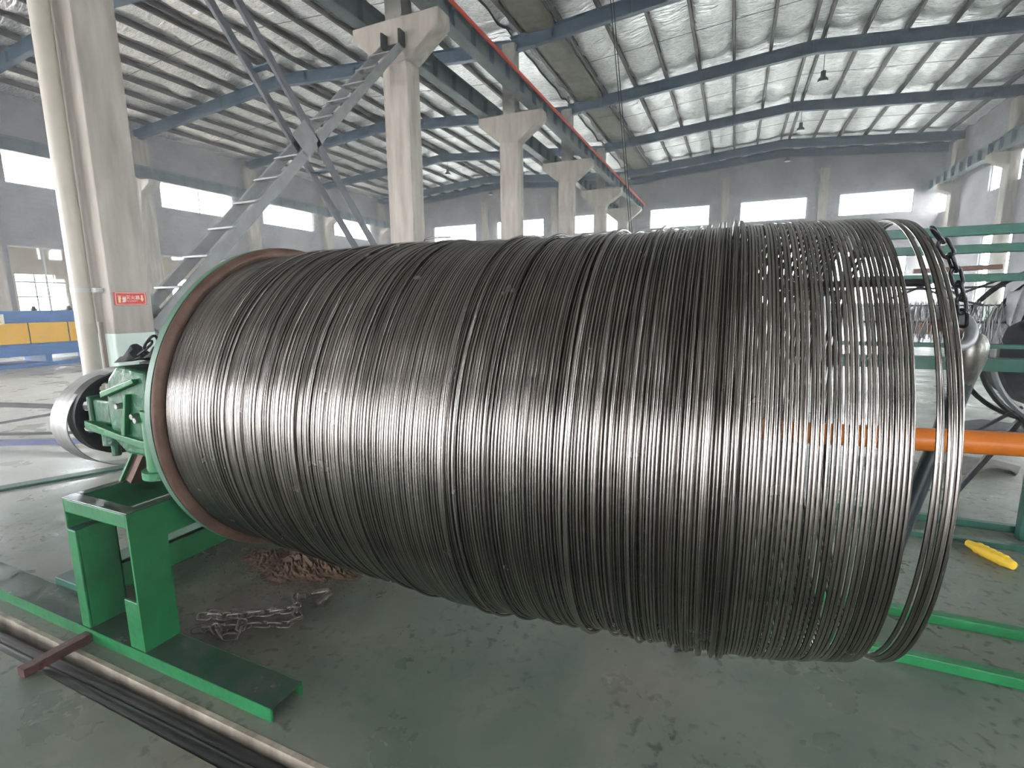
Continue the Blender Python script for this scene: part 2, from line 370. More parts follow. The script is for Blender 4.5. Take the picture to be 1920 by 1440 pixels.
# pilasters on the walls (with girder brackets)
def pil(name, x0, x1, y0, y1, z1, br=None):
    r = empty(name, ((x0+x1)/2, (y0+y1)/2, 0), kind='structure')
    m = MB(); m.box(x0, x1, y0, y1, 0, z1); build('shaft', m, COLM, r)
    if br:
        b = MB(); b.prism(br, 'y', y0+.02, y1-.02); build('bracket', b, CONC, r)
n = 1
for k in range(-3, 4):
    y = 16.0+6*k
    n += 1; pil('trim_%d' % n, XL, XL+.35, y-.3, y+.3, 9.5, [(XL+.35, 7.0), (XL+1.0, 7.35), (XL+1.0, 7.54), (XL+.35, 7.54)])
    if k > -2: n += 1; pil('trim_%d' % n, XR-.35, XR, y-.3, y+.3, 9.5, [(XR-.35, 6.9), (XR-.95, 7.2), (XR-.95, 7.45), (XR-.35, 7.45)])
for x in (-18.3, -12.55, -.95, 4.5): n += 1; pil('trim_%d' % n, x-.22, x+.22, YG-.3, YG, 9.3)

# ceiling: rafters, purlins and the sagging foil
ceil = empty('ceiling', (-8, 14, 10), kind='structure')
def zr(x, rid, half, zrid=10.15, sl=.078): return zrid-sl*abs(x-rid)
bays = [(-16.9, XL, -7.0), (2.04, -7.0, XR)]
for bi, (rid, xa, xb) in enumerate(bays):
    for k in range(-5, 5):
        y = 15.95+6*k if k < 4 else 36.15
        m = MB()
        for (p, q) in ((xa, rid), (rid, xb)):
            z0, z1 = zr(p, rid, 0), zr(q, rid, 0)
            def quad(ya, yb, za, zb):
                vs = [(p, ya, z0+za), (p, yb, z0+za), (p, yb, z0+zb), (p, ya, z0+zb), (q, ya, z1+za), (q, yb, z1+za), (q, yb, z1+zb), (q, ya, z1+zb)]
                m.add(vs, [(0, 3, 2, 1), (4, 5, 6, 7), (0, 1, 5, 4), (1, 2, 6, 5), (2, 3, 7, 6), (3, 0, 4, 7)])
            quad(y-.1, y+.1, 0, .02); quad(y-.1, y+.1, .41, .43); quad(y-.006, y+.006, .02, .41)
        for x in np.arange(xa+1.4, xb, 2.4): m.box(x-.012, x+.012, y-.09, y+.09, zr(x, rid, 0)+.02, zr(x, rid, 0)+.41)
        m.box(rid-.02, rid+.02, y-.1, y+.1, 10.15, 10.57)
        build('rafter', m, RAFTER, ceil)
    xs = [rid-.2-1.21*i for i in range(9) if rid-.2-1.21*i > xa+.2]+[rid+.22+1.21*i for i in range(9) if rid+.22+1.21*i < xb-.2]
    for x in xs:
        z = zr(x, rid, 0)+.43
        m = MB(); m.box(x-.006, x+.006, YB, YG, z, z+.18); m.box(x-.006, x+.09, YB, YG, z, z+.012); m.box(x-.006, x+.09, YB, YG, z+.168, z+.18); m.box(x+.08, x+.09, YB, YG, z, z+.05)
        build('purlin', m, PURLIN, ceil)
    for k in range(-5, 5):          # sag rods and foil, bay by bay
        ya = 15.95+6*(k-1) if k > -5 else YB; yb = min(15.95+6*k, YG) if k < 4 else YG
        if yb-ya > 3:
            m = MB(); ym = (ya+yb)/2
            for i, x in enumerate(xs[:-1]):
                x2 = sorted(xs)[i+1]; x1 = sorted(xs)[i]
                m.bar((x1, ym, zr(x1, rid, 0)+.47), (x2, ym, zr(x2, rid, 0)+.47), .014, .014)
            build('sag_rod', m, PURLIN, ceil)
        nx = int((xb-xa)/.2); ny = max(4, int((yb-ya)/.2)); vs = []; fs = []
        for i in range(nx+1):
            for j in range(ny+1):
                x = xa+(xb-xa)*i/nx; y = ya+(yb-ya)*j/ny; t = (y-ya)/(yb-ya)
                px_ = min(abs(x-c) for c in xs)
                s = .11*min(1, px_/.55)
                fold = .16*math.exp(-((t-.84)/.07)**2)*min(1, px_/.4)-.05*math.exp(-((t-.95)/.03)**2)
                z = zr(x, rid, 0)+.43+.185-s*(.4+.6*math.sin(PI*min(1, t*1.05)))*.9-fold*.8+.012*math.sin(9*x+5*y)+.02*math.sin(2.3*y+7*math.sin(x*.8))
                vs.append((x, y, z))
        for i in range(nx):
            for j in range(ny):
                a = i*(ny+1)+j; fs.append((a, a+1, a+ny+2, a+ny+1))
        m = MB(); m.add(vs, fs); m.smooth = True; build('foil_sheet', m, FOIL, ceil)
    m = MB()
    for (p, q) in ((xa-.3, rid), (rid, xb+.3)):
        z0, z1 = zr(p, rid, 0)+.68, zr(q, rid, 0)+.68
        m.add([(p, YB, z0), (p, YG+.3, z0), (q, YG+.3, z1), (q, YB, z1), (p, YB, z0+.05), (p, YG+.3, z0+.05), (q, YG+.3, z1+.05), (q, YB, z1+.05)],
              [(0, 1, 2, 3), (7, 6, 5, 4), (0, 4, 5, 1), (1, 5, 6, 2), (2, 6, 7, 3), (3, 7, 4, 0)])
    build('roof_sheet', m, GREY_ST, ceil)
m = MB(); m.box(-6.45, -5.55, YB, YG, 9.90, 9.93); m.box(-6.47, -6.43, YB, YG, 9.90, 10.1); m.box(-5.57, -5.53, YB, YG, 9.90, 10.1)
for y in np.arange(-6, 36, 1.5): m.box(-6.45, -5.55, y, y+.06, 9.87, 9.91)
build('valley_gutter', m, mat('dull_gutter', (.16, .15, .11), .6, var=.3), ceil)

# wall-top closure over the left and right walls is part of the walls; tie beams under the column row upper shafts
# ------------------------------------------------------------------ columns
def column(y, label):
    r = empty('concrete_column', (-7.0, y+.22, 0), label, 'column', 'concrete columns between the two bays')
    m = MB(); m.box(XC0, XC1, y, y+.45, 0, 6.72); build('shaft', m, COLM, r, bevel=.015)
    m = MB(); m.prism([(-7.0-1.09, 7.58), (-7.0-1.09, 7.33), (XC0, 6.722), (XC1, 6.722), (-5.87, 7.3), (-5.87, 7.58)], 'y', y-.01, y+.46); build('corbel', m, CONC, r, bevel=.02)
    m = MB(); m.box(-7.22, -6.8, y+.03, y+.42, 7.582, 9.66); build('upper_shaft', m, UPPER, r)
    return r
cl = ['nearest concrete column, left, with red fire sign and mint painted base',
      'wide-corbelled concrete column where the ladder brace ends, second from camera',
      'concrete column third along the crane girder, behind the steel coil',
      'concrete column fourth along the crane girder, slim from distance',
      'concrete column fifth along the crane girder, mostly its corbel showing',
      'concrete column sixth along the row, last but one before far wall',]
for y, l in zip((3.5, 9.7, 15.7, 21.7, 27.7, 33.7), cl): column(y, l)
column(-2.7, 'concrete column behind the camera in the middle row')

# crane girders
def girder(x, z0, z1, y0, y1, label, grp=None, face=1):
    r = empty('crane_girder', (x, (y0+y1)/2, z0), label, 'crane girder', grp)
    m = MB(); m.box(x-.15, x+.15, y0, y1, z0, z0+.025); build('bottom_flange', m, GIRD, r)
    m = MB(); m.box(x-.15, x+.15, y0, y1, z1-.025, z1); build('top_flange', m, GIRD, r)
    m = MB(); m.box(x-.008, x+.008, y0, y1, z0+.025, z1-.025); build('web', m, GIRD, r)
    st = MB(); st.box(x-.14, x+.14, y0+.6, y0+.615, z0+.025, z1-.025); s0 = build('stiffener', st, RAFTER, r)
    y = y0+1.6
    while y < y1-.2:
        c = s0.copy(); COL.objects.link(c); c.location = (0, y-y0-.6, 0); y += 1.0
    return r
girder(-6.15, 7.585, 8.1, YB, YG, 'grey-green crane girder beside the orange rail, right side of columns')
girder(-7.85, 7.585, 8.1, YB, YG, 'grey-green crane girder on left corbel ends of the columns')
girder(-26.0, 7.55, 8.1, YB, YG, 'grey crane girder running along the left wall above windows')
girder(9.55, 7.45, 8.0, YB, YG, 'grey crane girder running along the right wall')
m = MB(); m.box(-5.985, -5.93, YB, YG-.2, 7.98, 8.05)
rail = build('conductor_rail', m, REDR, loc=(-5.95, 14, 7.98)); tag(rail, 'long thin orange-red rail along the crane girder', 'rail')
m = MB()
for y in np.arange(YB+1, YG-1, 1.5): m.box(-6.01, -5.97, y, y+.04, 7.93, 8.1)
build('hanger', m, GREY_ST, rail)

# ladder-like X brace between first two columns
def chord(p, q, x, w, r, m_):
    m = MB(); m.bar((x, p[0], p[1]), (x, q[0], q[1]), .06, w, (1, 0, 0)); m.v = m.v
    o = build('chord', m, m_, r); return o
def brace(name, p, q, label, w, mt, lab_m=None, every=.62):
    r = empty(name, (-7.0, p[0], p[1]), label, 'brace')
    for x in (-6.76, -7.25):
        m = MB(); d = Vector((0, q[0]-p[0], q[1]-p[1])).normalized(); nrm = Vector((0, -d.z, d.y))
        a = Vector((x, p[0], p[1])); b = Vector((x, q[0], q[1]))
        e = Vector((.03, 0, 0)); h = nrm*w/2
        m.add([a-e-h, a+e-h, a+e+h, a-e+h, b-e-h, b+e-h, b+e+h, b-e+h], [(3, 2, 1, 0), (4, 5, 6, 7), (0, 1, 5, 4), (1, 2, 6, 5), (2, 3, 7, 6), (3, 0, 4, 7)])
        build('chord', m, mt, r)
    L = (Vector(q)-Vector(p)).length; n = int(L/every)
    for i in range(1, n):
        t = i/n; y = p[0]+(q[0]-p[0])*t; z = p[1]+(q[1]-p[1])*t
        m = MB(); m.box(-7.27, -6.74, y-.07, y+.07, z+w/2-.005, z+w/2+.02); build('batten', m, GREY_ST if mt is BRACE else RAFTER, r)
    return r
b1 = brace('lattice_brace', (3.98, 1.32), (9.67, 7.03), 'double grey diagonal brace rising right, with ladder-like batten plates', .15, BRACE)
m = MB(); m.prism([(6.45, 4.32), (6.72, 4.62), (7.0, 4.38), (6.75, 4.06)], 'x', -6.725, -6.70); build('gusset_plate', m, BRACE, b1)
m = MB(); m.prism([(3.96, .85), (4.20, .85), (4.22, 1.30), (4.14, 1.62), (3.96, 1.6)], 'x', -6.9, -6.87); build('gusset_plate', m, BRACE, b1)
m = MB(); m.box(-7.2, -6.7, 9.55, 9.69, 6.95, 7.0); m.box(-7.2, -7.15, 9.5, 9.69, 6.98, 7.25); m.box(-6.75, -6.7, 9.5, 9.69, 6.98, 7.25); build('end_bracket', m, BLACK, b1)
brace('lattice_brace', (3.98, 7.85), (9.67, 1.30), 'darker grey diagonal brace falling right, crossing the ladder-like one', .12, mat('dark_grey_brace', (.10, .105, .115), .5, var=.2), every=1.6)

# downpipe and stub pipe by the first column
r = empty('downpipe', (-6.99, 3.37, 0), 'cream plastic downpipe strapped in front of the nearest column', 'pipe')
m = MB(); m.cyl((-6.99, 3.37, 0), (-6.99, 3.37, 9.6), .095, 28); pb = build('pipe_body', m, PIPEW, r)
for z in (1.76, .55):
    m = MB(); m.cyl((-6.99, 3.37, z), (-6.99, 3.37, z+.05), .101, 28); m.box(-6.93, -6.80, 3.42, 3.497, z, z+.05); build('strap', m, FRAME, pb)
m = MB(); m.cyl((-6.72, 3.38, 0), (-6.72, 3.38, 1.42), .028, 14); tag(build('steel_pipe', m, mat('brown_grey_pipe', (.17, .13, .10), .5, var=.2), loc=(-6.72, 3.38, 0)), 'short rusty pipe standing upright before nearest column', 'pipe')

# fire extinguisher sign on the +X face of the first column
sx = XC1+.012
sg = empty('fire_sign', (sx, 3.71, 1.605), 'red sign with white Chinese characters and arrow on nearest column', 'sign')
m = MB(); m.box(sx-.01, sx, 3.535, 3.885, 1.612, 1.762); build('plate', m, REDS, sg)
m = MB()
for a in ((3.545, 3.875, 1.752, 1.756), (3.545, 3.875, 1.618, 1.622), (3.545, 3.549, 1.618, 1.756), (3.871, 3.875, 1.618, 1.756)): m.box(sx, sx+.002, *a)
build('border', m, WHITE, sg)
m = MB(); m.box(sx, sx+.002, 3.572, 3.597, 1.64, 1.70); m.box(sx, sx+.002, 3.577, 3.592, 1.70, 1.712); m.box(sx, sx+.002, 3.57, 3.60, 1.712, 1.722); m.box(sx, sx+.002, 3.598, 3.604, 1.68, 1.722)
build('extinguisher_symbol', m, YELP, sg)
m = MB()
for i in range(3): m.prism([(3.612+i*.013, 1.645), (3.622+i*.013, 1.665), (3.616+i*.013, 1.685), (3.627+i*.013, 1.72), (3.630+i*.013, 1.69), (3.636+i*.009, 1.66), (3.628+i*.009, 1.645)], 'x', sx, sx+.002)
build('flame_symbol', m, WHITE, sg)
m = MB(); m.prism([(3.835, 1.65), (3.857, 1.69), (3.845, 1.69), (3.845, 1.728), (3.825, 1.728), (3.825, 1.69), (3.813, 1.69)], 'x', sx, sx+.002); build('arrow', m, YELP, sg)
def text(name, body, y, z, size, m_, parent):
    c = bpy.data.curves.new(name, 'FONT'); c.body = body; c.size = size; c.extrude = .0008; c.materials.append(m_)
    o = bpy.data.objects.new(name, c); COL.objects.link(o); o.parent = parent
    o.location = Vector((sx+.0015, y, z))-org(parent); o.rotation_euler = (PI/2, 0, PI/2)
    bpy.context.view_layer.update()
    me = bpy.data.meshes.new_from_object(o.evaluated_get(bpy.context.evaluated_depsgraph_get()))
    q = bpy.data.objects.new(name, me); COL.objects.link(q); q.parent = parent; q.location = o.location.copy(); q.rotation_euler = (PI/2, 0, PI/2)
    bpy.data.objects.remove(o)
text('lettering', '灭火器', 3.655, 1.682, .052, WHITE, sg)
text('lettering', 'Fire extinguisher', 3.658, 1.655, .0185, WHITE, sg)

# high-bay lamps
def lamp(x, y, z, label):
    r = empty('high_bay_lamp', (x, y, z), label, 'lamp', 'high-bay lamps under the roof')
    m = MB(); m.lathe_z([(z, .17), (z+.1, .15), (z+.16, .08), (z+.34, .075), (z+.36, .02), (z+.36, .0)], x, y); lh = build('housing', m, LAMP, r)
    m = MB(); m.lathe_z([(z, .17), (z, .0)], x, y); build('lens', m, LAMPG, lh)
    m = MB(); m.cyl((x, y, z+.36), (x, y, 10.58), .01, 8); build('rod', m, LAMP, r)
lamp(2.29, 21.0, 8.85, 'dark hanging lamp under right roof ridge, nearest of three')
lamp(2.29, 27.6, 9.2, 'dark hanging lamp under right roof ridge, middle of three')
lamp(2.29, 34.0, 9.4, 'hanging lamp under right roof ridge, nearest the far wall')
lamp(-16.65, 28.05, 9.4, 'dark hanging lamp in left bay beside the second concrete column')
lamp(-16.65, 34.0, 9.3, 'hanging lamp in left bay, nearest the far wall')
for dx, l in ((0, 'left strand of two thin black hoist cables hanging under roof'), (.06, 'right strand of two thin black hoist cables hanging under roof')):
    m = MB(); m.tube([(-3+dx, 11.7, 9.8), (-3+dx, 12.6, 8.3), (-3+dx, 14.1, 6.0), (-3+dx, 15.6, 3.6), (-3+dx, 16.3, 2.6)], .011, 8)
    tag(build('hoist_cable', m, BLACK, loc=(-3+dx, 11.7, 9.8)), l, 'cable', 'pair of hoist cables')

# outside building seen through the lower left windows
ob = empty('neighbouring_building', (-36, 14, -.3), 'cream building seen through the lower windows of left wall', 'building')
hs = [(y, y+1.7, 1.2, 3.3) for y in (9.3, 13.6, 17.2, 21.5, 25.6)]
m = MB(); wall_open(m, 'x', -34.3, -34, 2, 34, -.3, 6.5, hs); build('wall', m, CREAM, ob)
for h in hs:
    m = MB(); m.box(-34.2, -34.15, h[0], h[0]+.05, h[2], h[3]); m.box(-34.2, -34.15, (h[0]+h[1])/2-.03, (h[0]+h[1])/2+.03, h[2], h[3]); m.box(-34.2, -34.15, h[1]-.05, h[1], h[2], h[3]); m.box(-34.2, -34.15, h[0], h[1], 2.1, 2.16)
    build('window_frame', m, FRAME, ob)

m = MB(); m.box(-34.3, -27.0, 2, 34, 5.3, 5.45); m.box(-34.3, -27.0, 1.9, 2, -.3, 5.3); m.box(-34.3, -27.0, 34, 34.1, -.3, 5.3); build('added_sky_screen', m, CREAM, ob)  # unseen cover and end walls, added to keep sky light off the facade

# ------------------------------------------------------------------ blue and yellow machine at the left
mc = empty('wire_machine', (-17.9, 8, 0), 'long low blue machine with yellow doors behind the nearest column', 'machine')
m = MB(); m.box(-18.5, -17.3, 3.4, 11.35, 1.2, 1.5); build('top_case', m, BLUE_M, mc, bevel=.02)
m = MB(); m.box(-18.5, -17.32, 3.4, 11.35, .30, 1.2); m.box(-18.5, -17.25, 3.4, 11.35, .30, .60); build('body', m, BLUE_M, mc)
m = MB(); m.box(-18.5, -17.25, 3.4, 11.35, .0, .10); build('skid', m, BLUE_M, mc)
for y in np.arange(3.45, 11, 1.28):
    m = MB(); m.box(-18.45, -17.3, y, y+.14, .10, .30); build('leg', m, BLUE_M, mc)
y = 3.5; i = 0
while y < 11.2:
    m = MB(); m.box(-17.325, -17.285, y+.015, y+.865, .63, 1.18); d = build('door', m, YEL_M, mc, bevel=.008); y += .88
wm = empty('warning_sign', (-17.27, 6.38, 1.28), 'small yellow triangle warning sticker on blue machine case', 'sign')
m = MB(); m.box(-17.29, -17.28, 6.25, 6.55, 1.16, 1.42); build('plate', m, WHITE, wm)
m = MB(); m.prism([(6.3, 1.2), (6.5, 1.2), (6.4, 1.36)], 'x', -17.28, -17.275); build('triangle', m, YEL, wm)
for i, (y, l) in enumerate(((7.25, 'small black fitting on machine top, left one'), (8.05, 'small black fitting on machine top, beside nearest column'))):
    m = MB(); m.box(-17.6, -17.5, y, y+.1, 1.5, 1.57); m.cyl((-17.55, y+.05, 1.57), (-17.55, y+.05, 1.62), .04, 10)
    tag(build('lifting_fitting', m, BLACK, loc=(-17.55, y+.05, 1.5)), l, 'fitting')

# low rack of black bars on the floor at the far left
rk = empty('bar_rack', (-8.4, 3.2, 0), 'low trestle of black and blue bars on floor left of steel band', 'rack')
for a, b, w, mm in (((-9.9, 3.1, .28), (-7.5, 3.68, .28), .055, BLACK), ((-8.9, 3.0, .07), (-7.6, 3.5, .30), .03, BLACK), ((-8.6, 2.75, .04), (-6.9, 3.25, .12), .03, BLACK),
                    ((-8.1, 2.45, .06), (-6.6, 3.05, .10), .06, mat('blue_bar', (.03, .04, .12), .4))):
    m = MB(); m.bar(a, b, w, w); build('bar', m, mm, rk)
m = MB(); m.bar((-8.9, 2.95, 0), (-8.95, 3.05, .7), .03, .03); build('upright', m, mat('blue_upright', (.03, .04, .13), .4), rk)
for a in ((-9.5, 3.2), (-7.6, 3.655)):
    m = MB(); m.box(a[0]-.02, a[0]+.02, a[1]-.02, a[1]+.02, 0, .27); build('foot', m, BLACK, rk)

# strips on the floor behind the stand
m = MB(); m.bar((-6.1, 1.5, .012), (-5.25, 3.3, .012), .13, .022)
tag(build('floor_strip', m, GREEN_DK, loc=(-5.7, 2.3, 0)), 'dark green flat bar lying on floor left of the stand', 'bar')

# ------------------------------------------------------------------ drum stand
st = empty('drum_stand', (-2.6, 2.0, 0), 'bright green welded stand on a long base channel under the gearbox', 'stand')
def cbar(name, m_, boxes, par=st, bev=.004):
    m = MB()
    for b in boxes: m.box(*b)
    return build(name, m, m_, par, bevel=bev)
X0, X1, YF, YK = -2.83, -2.33, 1.165, 2.95
# base channels (web on top, flanges down)
for i, y in enumerate((YF, 2.80)):
    cbar('base_channel', GREEN_TOP, [(-4.6, -1.55, y, y+.15, .052, .060)], bev=0)
    cbar('base_flange', GREEN, [(-4.6, -1.55, y-.003, y+.007, 0, .0598)], bev=0); cbar('base_flange', GREEN, [(-4.6, -1.55, y+.143, y+.153, 0, .0598)], bev=0)
cbar('side_rail', GREEN_DK, [(-3.42, -3.12, 1.32, 2.795, .0, .10)])
cbar('side_rail', GREEN, [(-3.05, -3.0, 1.32, 2.795, .06, .20), (-3.13, -3.0, 1.32, 2.795, .192, .20)])
# front legs: right is a wide flat plate, left is a channel
m = MB(); m.prism([(YF, .061), (YF+.155, .061), (YF+.155, .562), (YK-.155, .562), (YK-.155, .061), (YK, .061), (YK, .716), (YF, .716)], 'x', X1-.012, X1); build('portal_plate', m, GREEN, st)
cbar('leg', GREEN, [(X1-.11, X1-.0125, YF, YF+.012, .061, .30)])
cbar('leg_cap', GREEN_DK, [(X0, X0+.07, YF, YF+.17, .5635, .568)], bev=0)
cbar('leg', GREEN, [(X0, X0+.07, YF, YF+.012, .061, .563), (X0+.062, X0+.07, YF+.012, YF+.17, .061, .563), (X0, X0+.07, YF+.158, YF+.17, .061, .563)])
cbar('leg', GREEN, [(X0, X0+.07, YK-.17, YK, .061, .563)])
# top frame of channels
cbar('top_beam', GREEN, [(X0, X0+.012, YF, YK, .569, .716)])
cbar('top_beam', GREEN, [(X0+.012, X1-.0125, YF, YF+.012, .650, .716)]); cbar('top_beam', GREEN, [(X0+.012, X1-.0125, YK-.012, YK, .566, .716)])
cbar('top_flange', GREEN_TOP, [(X0, X1, YF, YF+.06, .7165, .7225), (X0, X0+.055, YF+.06, YK, .7165, .7225), (X1-.055, X1, YF+.06, YK, .7165, .7225)])

# brace link from stand up to gearbox
m = MB(); m.bar((-2.79, 1.42, .723), (-2.70, 1.46, .90), .012, .07, (0, 1, 0)); m2 = MB(); m2.bar((-2.76, 1.43, .723), (-2.67, 1.47, .90), .05, .045, (0, 1, 0))
lk = build('link_plate', m, GREEN, st); build('link_plate', m2, RUST, st)

# ------------------------------------------------------------------ gearbox
gb = empty('gearbox', (-2.5, 1.8, .72), 'greasy green cast gearbox between black pulley and drum flange', 'gearbox')
m = MB(); m.prism([(1.36, .93), (1.36, 1.14), (1.44, 1.26), (1.62, 1.335), (2.4, 1.335), (2.6, 1.2), (2.6, .95), (2.4, .80), (1.6, .80)], 'x', -2.62, -2.25); build('housing', m, GREEN_HUB, gb, bevel=.02)
m = MB(); m.prism([(-2.62, 1.325), (-2.70, 1.26), (-2.725, 1.17), (-2.725, .97), (-2.62, .90), (-2.40, .90), (-2.40, 1.3)], 'y', 1.35, 1.50); ec = build('end_cover', m, GREEN_HUB, gb, bevel=.018)
m = MB(); m.prism([(-2.725, 1.20), (-2.46, 1.275), (-2.45, 1.255), (-2.725, 1.17)], 'y', 1.325, 1.35); m.prism([(-2.60, 1.0), (-2.57, 1.0), (-2.52, 1.2), (-2.535, 1.2)], 'y', 1.325, 1.35); build('rib', m, GREEN, ec, bevel=.004)
m = MB(); m.box(-2.87, -2.726, 1.36, 1.52, 1.03, 1.15); m.box(-2.895, -2.87, 1.345, 1.535, 1.015, 1.165); build('bearing_block', m, GREEN_HUB, gb, bevel=.015)
m = MB(); m.prism([(-2.905, 1.045), (-2.905, 1.0), (-2.60, .965), (-2.42, .94), (-2.42, .985), (-2.62, 1.0)], 'y', 1.33, 1.62); build('mount_plate', m, GREEN, gb, bevel=.006)
m = MB(); m.cyl((-2.40, 1.38, .85), (-2.40, 1.38, 1.13), .062, 24); build('boss', m, GREEN, gb)
m = MB(); m.cyl((-2.40, 1.38, .815), (-2.40, 1.38, .85), .085, 24); build('boss', m, GREEN, gb)
m = MB(); m.cyl((-2.80, 1.40, .92), (-2.80, 1.40, .99), .05, 20); build('boss', m, GREEN_HUB, gb)
m = MB(); m.cyl((-2.80, 1.40, .86), (-2.80, 1.40, .92), .02, 12); build('stud', m, GREEN_HUB, gb)
m = MB(); m.prism([(-2.62, .94), (-2.42, .93), (-2.35, .80), (-2.48, .80), (-2.70, .905)], 'y', 1.42, 1.60); build('lower_bracket', m, GREEN_HUB, gb, bevel=.01)
m = MB(); m.box(-2.80, -2.22, 1.50, 2.6, .7225, .80); build('bed_plate', m, GREEN, gb, bevel=.008)
m = MB(); m.prism([(-2.50, .7226), (-2.32, .7226), (-2.25, .80), (-2.25, .93), (-2.42, .93)], 'y', 1.45, 1.52); build('lower_bracket', m, GREEN, gb, bevel=.005)
for x, y, z in ((-2.60, 1.345, 1.14), (-2.49, 1.345, 1.10), (-2.44, 1.33, 1.09)):
    m = MB(); m.cyl((x, y-.025, z), (x, y+.02, z), .014, 6); build('bolt', m, POLISH, ec)
for x, y in ((-2.31, 1.60), (-2.66, 1.6)):
    m = MB(); m.cyl((x, y, .80), (x, y, .825), .02, 6); build('bolt', m, GREEN, gb)

# brake wheel and loose brake band
bw = empty('pierced_pulley', (-2.98, 1.52, 1.035), 'black disc pulley with round holes inside the bright steel band', 'pulley')
m = MB(); cy, cz, R0 = 1.54, 1.035, .215; nseg = 48; holes = 6
# disc with round holes: ring sectors around holes built by polar grid with skipped cells approximated by true hole loops
def disc_with_holes(mb, x0, x1, cy, cz, r0, r1, nh, rh, rc, n=144, nr=22):
    cell = {}
    for i in range(n):
        a0, a1 = 2*PI*i/n, 2*PI*(i+1)/n
        for j in range(nr):
            b0, b1 = r0+(r1-r0)*j/nr, r0+(r1-r0)*(j+1)/nr
            am, bm = (a0+a1)/2, (b0+b1)/2
            py, pz = bm*math.cos(am), bm*math.sin(am)
            if any((py-rc*math.cos(2*PI*h/nh+1.9))**2+(pz-rc*math.sin(2*PI*h/nh+1.9))**2 < rh*rh for h in range(nh)): continue
            cell[(i, j)] = (a0, a1, b0, b1)
    for (i, j), (a0, a1, b0, b1) in cell.items():
        P = lambda x, a, b: (x, cy+b*math.cos(a), cz+b*math.sin(a))
        A = [P(x0, a0, b0), P(x0, a1, b0), P(x0, a1, b1), P(x0, a0, b1)]; B = [P(x1, a0, b0), P(x1, a1, b0), P(x1, a1, b1), P(x1, a0, b1)]
        fs = [(0, 3, 2, 1), (4, 5, 6, 7)]
        if (i, j-1) not in cell: fs.append((0, 1, 5, 4))
        if (i, j+1) not in cell: fs.append((3, 7, 6, 2))
        if ((i-1) % n, j) not in cell: fs.append((0, 4, 7, 3))
        if ((i+1) % n, j) not in cell: fs.append((1, 2, 6, 5))
        mb.add(A+B, fs)
disc_with_holes(m, -3.02, -2.995, cy, cz, .05, R0-.01, 8, .03, .145); build('web', m, BLACK, bw)
m = MB(); m.lathe_x([(-3.04, R0), (-2.97, R0), (-2.97, R0-.018), (-3.04, R0-.018), (-3.04, R0)], cy, cz); build('rim', m, BLACK, bw)
m = MB(); m.lathe_x([(-3.05, 0), (-3.05, .055), (-2.90, .055), (-2.90, 0)], cy, cz, 32); build('hub', m, BLACK, bw)
bb = empty('brake_band', (-3.05, 1.6, 1.0), 'bright steel strip looped loosely round the black holed pulley', 'brake band')
path = []
for i in range(40):
    a = PI*.42+(PI*1.22)*i/39
    path.append((1.625+.325*math.cos(a)*(1 if a < PI*1.1 else 1), 1.0+.268*math.sin(a)))
path += [(1.80, .735), (2.0, .75), (2.2, .78)]
def band(mb, pts, x0, x1, t):
    n = len(pts); vs = []
    for i, p in enumerate(pts):
        a = pts[max(i-1, 0)]; b = pts[min(i+1, n-1)]; d = Vector((b[0]-a[0], b[1]-a[1])).normalized(); nn = Vector((-d.y, d.x))*t
        vs += [(x0, p[0], p[1]), (x1, p[0], p[1]), (x1, p[0]+nn.x, p[1]+nn.y), (x0, p[0]+nn.x, p[1]+nn.y)]
    fs = [(0, 1, 2, 3), (4*n-1, 4*n-2, 4*n-3, 4*n-4)]
    for i in range(n-1):
        a = 4*i; b = a+4
        fs += [(a, b, b+1, a+1), (a+1, b+1, b+2, a+2), (a+2, b+2, b+3, a+3), (a+3, b+3, b, a)]
    mb.add(vs, fs)
m = MB(); band(m, path, -3.15, -3.0, .004); m.smooth = True; build('strip', m, POLISH, bb)
m = MB(); band(m, [(p[0]*1+.0, p[1]) for p in path[38:]], -3.12, -2.98, .012); build('lining', m, mat('dark_brake_lining', (.05, .035, .03), .7), bb)
m = MB(); band(m, [(1.74, 1.25), (1.85, 1.27), (1.95, 1.25), (2.05, 1.2)], -3.12, -2.98, .03); build('anchor_plate', m, BLACK, bb)

# glove and cord lying on the gearbox
m = MB(); vs = []; fs = []; NX, NY = 16, 12
for i in range(NX+1):
    for j in range(NY+1):
        u, v = i/NX, j/NY; x = -2.67+.30*u; y = 1.375+.24*v
        edge = min(u, 1-u, v, 1-v)
        z = 1.335+.075*min(1, edge*5)*(0.5+.5*math.sin(7*u+3*v))+.04*u+.018*math.sin(23*u+11*v)*min(1, edge*8)
        vs.append((x, y, max(z, 1.335)))
for i in range(NX):
    for j in range(NY): a = i*(NY+1)+j; fs.append((a, a+NY+1, a+NY+2, a+1))
m.add(vs, fs); m.smooth = True
tag(build('work_glove', m, CLOTH, loc=(-2.52, 1.5, 1.335)), 'crumpled dark cloth glove on top of the gearbox', 'glove')
m = MB(); pts = []
for i in range(60):
    t = i/59; pts.append((-2.52+.20*t+.035*math.sin(11*t), 1.40+.03*math.sin(7*t), 1.375+.05*abs(math.sin(6.5*t))+.06*t))
m.tube(pts, .006, 6); tag(build('cord', m, BLACK, loc=(-2.4, 1.40, 1.36)), 'thin black cord looped on top of green gearbox', 'cord')

